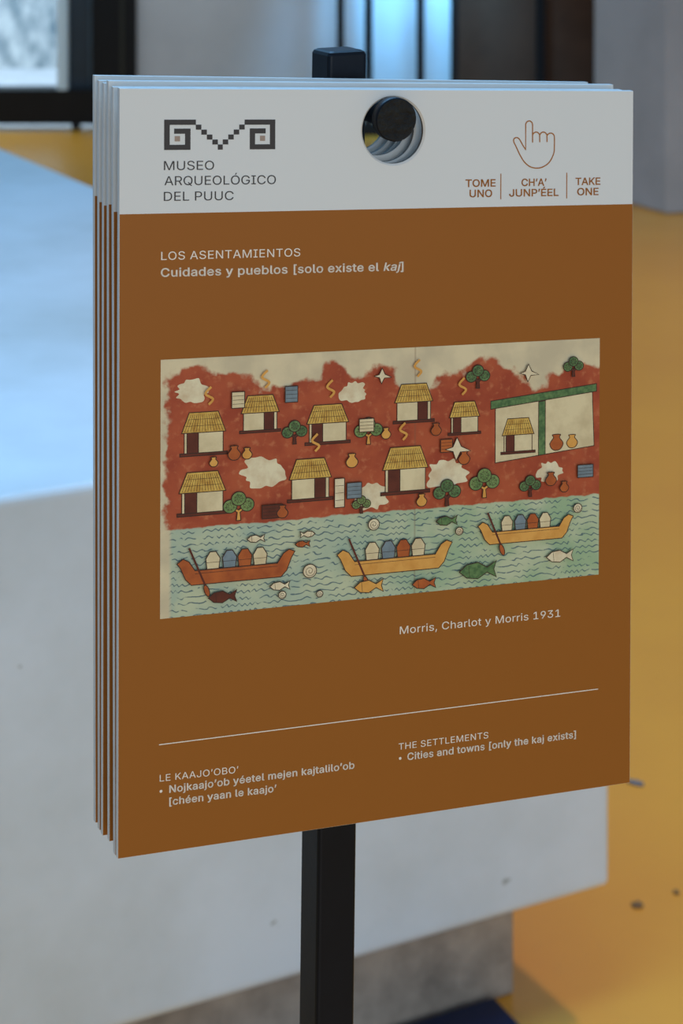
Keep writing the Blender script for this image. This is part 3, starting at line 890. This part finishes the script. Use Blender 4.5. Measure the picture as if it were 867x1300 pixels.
def art_ground():
    m = bpy.data.materials.new('picture_ground_paint')
    m.use_nodes = True
    nt = m.node_tree
    n, L = nt.nodes, nt.links
    p = n['Principled BSDF']
    p.inputs['Roughness'].default_value = 0.55
    p.inputs['Specular IOR Level'].default_value = 0.25
    uvn = n.new('ShaderNodeUVMap')
    uvn.uv_map = 'picture'                # x 0..1.92, y 0..1 downwards
    sp = n.new('ShaderNodeSeparateXYZ')
    L.new(uvn.outputs[0], sp.inputs[0])
    X, Y = sp.outputs['X'], sp.outputs['Y']

    def M(op, a, b=None, c=None):
        q = n.new('ShaderNodeMath')
        q.operation = op
        for i, v in enumerate((a, b, c)):
            if v is None: continue
            if isinstance(v, (int, float)): q.inputs[i].default_value = v
            else: L.new(v, q.inputs[i])
        return q.outputs[0]

    def noise(scale, detail=4, dist=0.0):
        q = n.new('ShaderNodeTexNoise')
        q.inputs['Scale'].default_value = scale
        q.inputs['Detail'].default_value = detail
        q.inputs['Distortion'].default_value = dist
        L.new(uvn.outputs[0], q.inputs['Vector'])
        return q.outputs['Fac']

    def ramp(v, a, b):
        q = n.new('ShaderNodeMapRange')
        q.interpolation_type = 'SMOOTHSTEP'
        q.inputs['From Min'].default_value = a
        q.inputs['From Max'].default_value = b
        L.new(v, q.inputs['Value'])
        return q.outputs['Result']

    def mix(f, a, b):
        q = n.new('ShaderNodeMix')
        q.data_type = 'RGBA'
        L.new(f, q.inputs['Factor'])
        for k, v in (('A', a), ('B', b)):
            if isinstance(v, tuple): q.inputs[k].default_value = v
            else: L.new(v, q.inputs[k])
        return q.outputs['Result']

    paper = mix(ramp(noise(5), .35, .65), lin(214, 196, 158), lin(192, 176, 144))
    red = mix(ramp(noise(7, 6), .35, .68), lin(170, 80, 48), lin(150, 62, 38))
    red = mix(ramp(noise(30, 4), .52, .75), red, lin(182, 102, 66))
    # ragged upper edge of the red ground: bumpy outline that dips and rises along the top
    nb, nf = noise(3.2, 2), noise(16, 5)
    edge = M('ADD', M('ADD', 0.10, M('MULTIPLY', M('SUBTRACT', nb, 0.5), 0.55)), M('MULTIPLY', M('SUBTRACT', nf, 0.5), 0.14))
    edge = M('ADD', edge, M('MULTIPLY', ramp(M('MULTIPLY', M('ABSOLUTE', M('SUBTRACT', X, 1.12)), -1.0), -0.22, 0.0), 0.06))
    top = ramp(M('SUBTRACT', Y, edge), -0.012, 0.022)
    left = ramp(M('ADD', X, M('MULTIPLY', M('SUBTRACT', nf, 0.5), 0.12)), 0.012, 0.035)
    rd = M('MULTIPLY', top, left)
    col = mix(rd, paper, red)
    # water: green on the right, bluer on the left, with rows of wavy ink lines
    wc = mix(ramp(X, 0.5, 1.5), lin(160, 174, 152), lin(148, 170, 132))
    wc = mix(ramp(noise(6, 5), .35, .7), wc, lin(184, 188, 154))
    ww = M('ADD', M('MULTIPLY', Y, 250.0), M('MULTIPLY', M('SINE', M('ADD', M('MULTIPLY', X, 160.0), M('MULTIPLY', nb, 60.0))), 1.0))
    ww = M('ADD', ww, M('MULTIPLY', nf, 5.0))
    ln = ramp(M('SINE', ww), 0.72, 0.95)
    brk = ramp(noise(22, 2), .40, .50)
    ln = M('MULTIPLY', ln, brk)
    wc = mix(M('MULTIPLY', ln, 0.85), wc, lin(58, 84, 98))
    shore = M('ADD', Y, M('MULTIPLY', M('SUBTRACT', nf, 0.5), 0.03))
    col2 = mix(ramp(shore, 0.655, 0.662), col, mix(ramp(X, 0.03, 0.05), paper, wc))
    # centre fold of the sheet
    fold = M('MULTIPLY', ramp(M('MULTIPLY', M('ABSOLUTE', M('SUBTRACT', X, 1.07)), -1.0), -0.006, -0.001), 0.35)
    col3 = mix(fold, col2, lin(120, 84, 62))
    L.new(col3, p.inputs['Base Color'])
    return m


INK, THATCH, CREAM, GREEN, DGREEN, WOOD, RUST, OCHRE, GREY, PALE = range(1, 11)
art_m = [art_ground(),
         mat('picture_outline', lin(58, 36, 28), 0.55, 0.25, var=.1, scale=300),
         mat('picture_straw', lin(212, 172, 84), 0.55, 0.25, var=.5, scale=420, color2=lin(176, 130, 54)),
         mat('picture_cream', lin(216, 198, 156), 0.55, 0.25, var=.3, scale=120, color2=lin(196, 176, 136)),
         mat('picture_leaf_green', lin(122, 142, 84), 0.55, 0.25, var=.5, scale=300, color2=lin(92, 120, 68)),
         mat('picture_dark_green', lin(66, 96, 58), 0.55, 0.25, var=.5, scale=500, color2=lin(104, 132, 80)),
         mat('picture_dark_wood', lin(96, 44, 30), 0.55, 0.25, var=.3, scale=200),
         mat('picture_rust', lin(176, 92, 42), 0.55, 0.25, var=.4, scale=150, color2=lin(150, 72, 34)),
         mat('picture_ochre', lin(216, 158, 78), 0.55, 0.25, var=.4, scale=150, color2=lin(198, 136, 60)),
         mat('picture_slate_blue', lin(120, 134, 140), 0.55, 0.25, var=.3, scale=200),
         mat('picture_chalk', lin(222, 208, 172), 0.55, 0.25, var=.4, scale=160, color2=lin(200, 176, 140))]

abm = bmesh.new()
auv = abm.loops.layers.uv.new('picture')
layer = [0.00012]


def apoly(pts, mi, outline=0.32):
    """filled outline on the picture, points in mm from its top left corner"""
    layer[0] += 0.0000022
    f = abm.faces.new([abm.verts.new(bp3((AU + x) / 1000, (AV + y) / 1000, -layer[0])) for x, y in pts])
    f.material_index = mi
    f.normal_update()
    if f.normal.dot(NB) > 0: f.normal_flip()
    if outline: aline(list(pts), outline, True)


def aline(pts, w=0.32, closed=False, mi=INK):
    layer[0] += 0.0000022
    ribbon(abm, [(AU + x, AV + y) for x, y in pts], w, -layer[0], closed, mi)


def ell(cx, cy, rx, ry, n_=22, rot=0.0):
    c, s = math.cos(rot), math.sin(rot)
    return [(cx + c * rx * math.cos(t) - s * ry * math.sin(t), cy + s * rx * math.cos(t) + c * ry * math.sin(t)) for t in [2 * math.pi * i / n_ for i in range(n_)]]


f = abm.faces.new([abm.verts.new(bp3((AU + x) / 1000, (AV + y) / 1000, -0.0001)) for x, y in ((0, 0), (AW, 0), (AW, AH), (0, AH))])
for lp, uv in zip(f.loops, ((0, 0), (1.92, 0), (1.92, 1), (0, 1))): lp[auv].uv = uv
f.normal_update()
if f.normal.dot(NB) > 0: f.normal_flip()
rnd = random.Random(11)


def blot(cx, cy, r):
    pts = []
    for i in range(26):
        t = 2 * math.pi * i / 26
        k = r * (0.78 + 0.4 * rnd.random())
        pts.append((cx + 1.25 * k * math.cos(t), cy + 0.85 * k * math.sin(t)))
    apoly(spline(pts, True, 3), PALE, 0)


def hut(x, y, w, h, door_left=True):
    apoly([(x - .04 * w, y + h), (x + 1.04 * w, y + h), (x + 1.04 * w, y + h * 1.07), (x - .04 * w, y + h * 1.07)], WOOD)
    apoly([(x + .06 * w, y + .48 * h), (x + .94 * w, y + .48 * h), (x + .94 * w, y + h), (x + .06 * w, y + h)], CREAM)
    dx = x + (.12 if door_left else .6) * w
    apoly([(dx, y + .5 * h), (dx + .26 * w, y + .5 * h), (dx + .26 * w, y + h), (dx, y + h)], WOOD)
    apoly([(x + .17 * w, y), (x + .83 * w, y), (x + 1.0 * w, y + .5 * h), (x, y + .5 * h)], THATCH)
    nl = max(6, int(w / 1.1))
    for i in range(1, nl):
        k = i / nl
        aline([(x + (.17 + .66 * k) * w, y + .05 * h), (x + k * w, y + .47 * h)], 0.16)
    for r in (.17, .33):
        a = .17 * (1 - 2 * r)
        aline([(x + a * w + .4, y + r * h), (x + (1 - a) * w - .4, y + r * h)], 0.14)


def tree(x, y, s, mi=GREEN, trunk=WOOD):
    apoly([(x - .16 * s, y), (x - .10 * s, y - .55 * s), (x - .5 * s, y - .85 * s), (x - .42 * s, y - .95 * s), (x, y - .72 * s),
           (x + .42 * s, y - .95 * s), (x + .5 * s, y - .85 * s), (x + .10 * s, y - .55 * s), (x + .16 * s, y)], trunk)
    for sx, sy, r in ((-.62, -1.0, .5), (.62, -1.05, .5), (0, -1.5, .52)):
        cx, cy = x + sx * s, y + sy * s
        apoly(ell(cx, cy, r * s, r * .92 * s), mi)
        for k in range(7):
            t = 2 * math.pi * k / 7 + sx
            aline([(cx + .08 * s * math.cos(t), cy + .08 * s * math.sin(t)), (cx + r * .8 * s * math.cos(t), cy + r * .74 * s * math.sin(t))], 0.15)
        aline(ell(cx, cy, r * .55 * s, r * .5 * s, 14), 0.14, True)


def canoe(x, y, w, mi):
    pts = [(0, .02), (.05, -.015), (.10, .01), (.15, .085), (.85, .085), (.90, .01), (.95, -.02), (1, .0), (.97, .05), (.93, .15), (.88, .20), (.12, .20), (.07, .15), (.03, .06)]
    apoly([(x + a * w, y + b * w) for a, b in pts], mi)
    aline([(x + .15 * w, y + .11 * w), (x + .85 * w, y + .11 * w)], 0.16)
    for k, c in ((.3, CREAM), (.44, GREY), (.57, RUST), (.7, CREAM)):           # bales and jars riding in it
        apoly([(x + (k - .05) * w, y + .083 * w), (x + (k - .06) * w, y + .0 * w), (x + (k - .025) * w, y - .055 * w), (x + (k + .025) * w, y - .055 * w), (x + (k + .06) * w, y + .0 * w), (x + (k + .05) * w, y + .083 * w)], c)
        aline([(x + (k - .055) * w, y + .03 * w), (x + (k + .055) * w, y + .03 * w)], 0.16)
    a, b = (x + .10 * w, y - .10 * w), (x + .24 * w, y + .22 * w)               # a long oar over the side
    aline([a, b], 0.75, False, WOOD)
    apoly(ell(b[0] + .4, b[1] + 1.6, .95, 2.3, 16, -.35), RUST)


def fish(x, y, w, mi, fl=1):
    apoly([(x + fl * a * w, y + b * w) for a, b in ((0, 0), (.2, -.16), (.5, -.2), (.75, -.06), (1, -.2), (.93, 0), (1, .2), (.75, .06), (.5, .2), (.2, .16))], mi)
    aline([(x + fl * .25 * w, y - .14 * w), (x + fl * .28 * w, y + .15 * w)], 0.16)


def shell(x, y, r):
    apoly(ell(x, y, r, r * .95), PALE)
    aline([(x + r * .8 * (1 - i / 20) * math.cos(i * .6), y + r * .8 * (1 - i / 20) * math.sin(i * .6)) for i in range(19)], 0.18)


def pot(x, y, s, mi=RUST):
    apoly(spline([(x - .3 * s, y - s), (x - .22 * s, y - .8 * s), (x - .5 * s, y - .4 * s), (x - .25 * s, y), (x + .25 * s, y), (x + .5 * s, y - .4 * s), (x + .22 * s, y - .8 * s), (x + .3 * s, y - s)], True, 3), mi)


def crate(x, y, w, h, mi):
    apoly([(x, y), (x + w, y), (x + w, y + h), (x, y + h)], mi)
    for k in (1, 2, 3): aline([(x + .3, y + h * k / 4), (x + w - .3, y + h * k / 4)], 0.16)


def bird(x, y, s):
    apoly([(x, y), (x + .35 * s, y - .1 * s), (x + .55 * s, y - .5 * s), (x + .75 * s, y - .1 * s), (x + 1.2 * s, y + .12 * s), (x + .7 * s, y + .14 * s), (x + .5 * s, y + .5 * s), (x + .36 * s, y + .1 * s)], PALE)


for b_ in ((40, 44, 7), (76, 16, 4.5), (115, 50, 7), (83, 56, 6), (160, 52, 4.5), (150, 31, 10), (164, 33, 9), (12, 12, 5)): blot(*b_)
# the far terrace wall on the right
apoly([(136, 23), (179, 19), (180, 43), (136, 47)], CREAM)
apoly([(134, 22.6), (181, 18.2), (181, 21.2), (134, 25.8)], DGREEN)
apoly([(155, 24), (158, 23.7), (158, 45), (155, 45.3)], DGREEN)
hut(139, 30, 14, 13); pot(163, 43.5, 6); pot(170, 43, 5, OCHRE)
for h in ((8, 20, 17, 15), (31, 15, 15, 13, False), (57, 20, 17, 14), (93, 14, 16, 14, False), (7, 42, 18, 15), (50, 40, 17, 15, False), (88, 38, 19, 17), (116, 22, 13, 12)):
    hut(*h)
for t in ((30, 61, 5.4, GREEN, OCHRE), (52, 34, 4.5, DGREEN), (82, 36, 5.2, GREEN, OCHRE), (115, 62, 5.2, DGREEN), (131, 60, 5.8, GREEN, OCHRE), (128, 17, 4.6, DGREEN), (151, 61, 4.2, DGREEN), (170, 14.5, 4, DGREEN), (79, 62, 3.4)):
    tree(*t)
for c in ((27, 13, 5, 6, CREAM), (48, 12, 5, 6, GREY), (78, 26, 6, 5, CREAM), (112, 36, 5, 5, RUST), (39, 56, 8, 5, WOOD), (172, 50, 7, 5, GREY), (68, 48, 4, 11, PALE), (73, 50, 6, 6, GREY)):
    crate(*c)
for a in ((28, 38, 5), (33, 38, 4, OCHRE), (47, 61, 4.5), (75, 44, 5, OCHRE), (110, 34, 4.5), (122, 46, 5), (104, 61, 4.5, OCHRE), (160, 57, 5), (166, 60, 4), (20, 40, 3.4, OCHRE), (89, 34, 4, OCHRE)):
    pot(*a)
for a in ((114, 40, 9), (84, 10, 6), (146, 12, 7)): bird(*a)
for k in range(7):                        # smoke curls over the roofs
    x, y = ((18, 17), (40, 12), (66, 17), (102, 11), (96, 35), (60, 37), (121, 19))[k]
    aline(spline([(x, y), (x + 1.6, y - 2), (x - 1.2, y - 4), (x + 1.0, y - 6.5)]), 0.9, False, OCHRE)
canoe(6, 74, 46, RUST)
canoe(69, 76, 48, OCHRE)
canoe(128, 70, 42, OCHRE)
for s_ in ((58, 82, 2.7), (84, 66.5, 2.3), (47, 90, 1.5), (62, 91, 1.3), (172, 67, 1.9), (120, 72, 1.6)): shell(*s_)
fish(18, 88.5, 11, WOOD); fish(42, 86.5, 8, PALE); fish(33, 68, 7, PALE); fish(60, 68, 6, PALE, -1); fish(76, 90, 12, OCHRE); fish(100, 91, 10, RUST)
fish(120, 88, 16, DGREEN); fish(158, 85.5, 12, PALE); fish(52, 71.5, 6, RUST); fish(110, 67.5, 9, DGREEN)
me = bpy.data.meshes.new('printed_picture')
abm.to_mesh(me)
abm.free()
pic = link_mesh('printed_picture', me, art_m, front)
pic['label'] = 'printed painting of huts and trees on red ground above boats on green water'
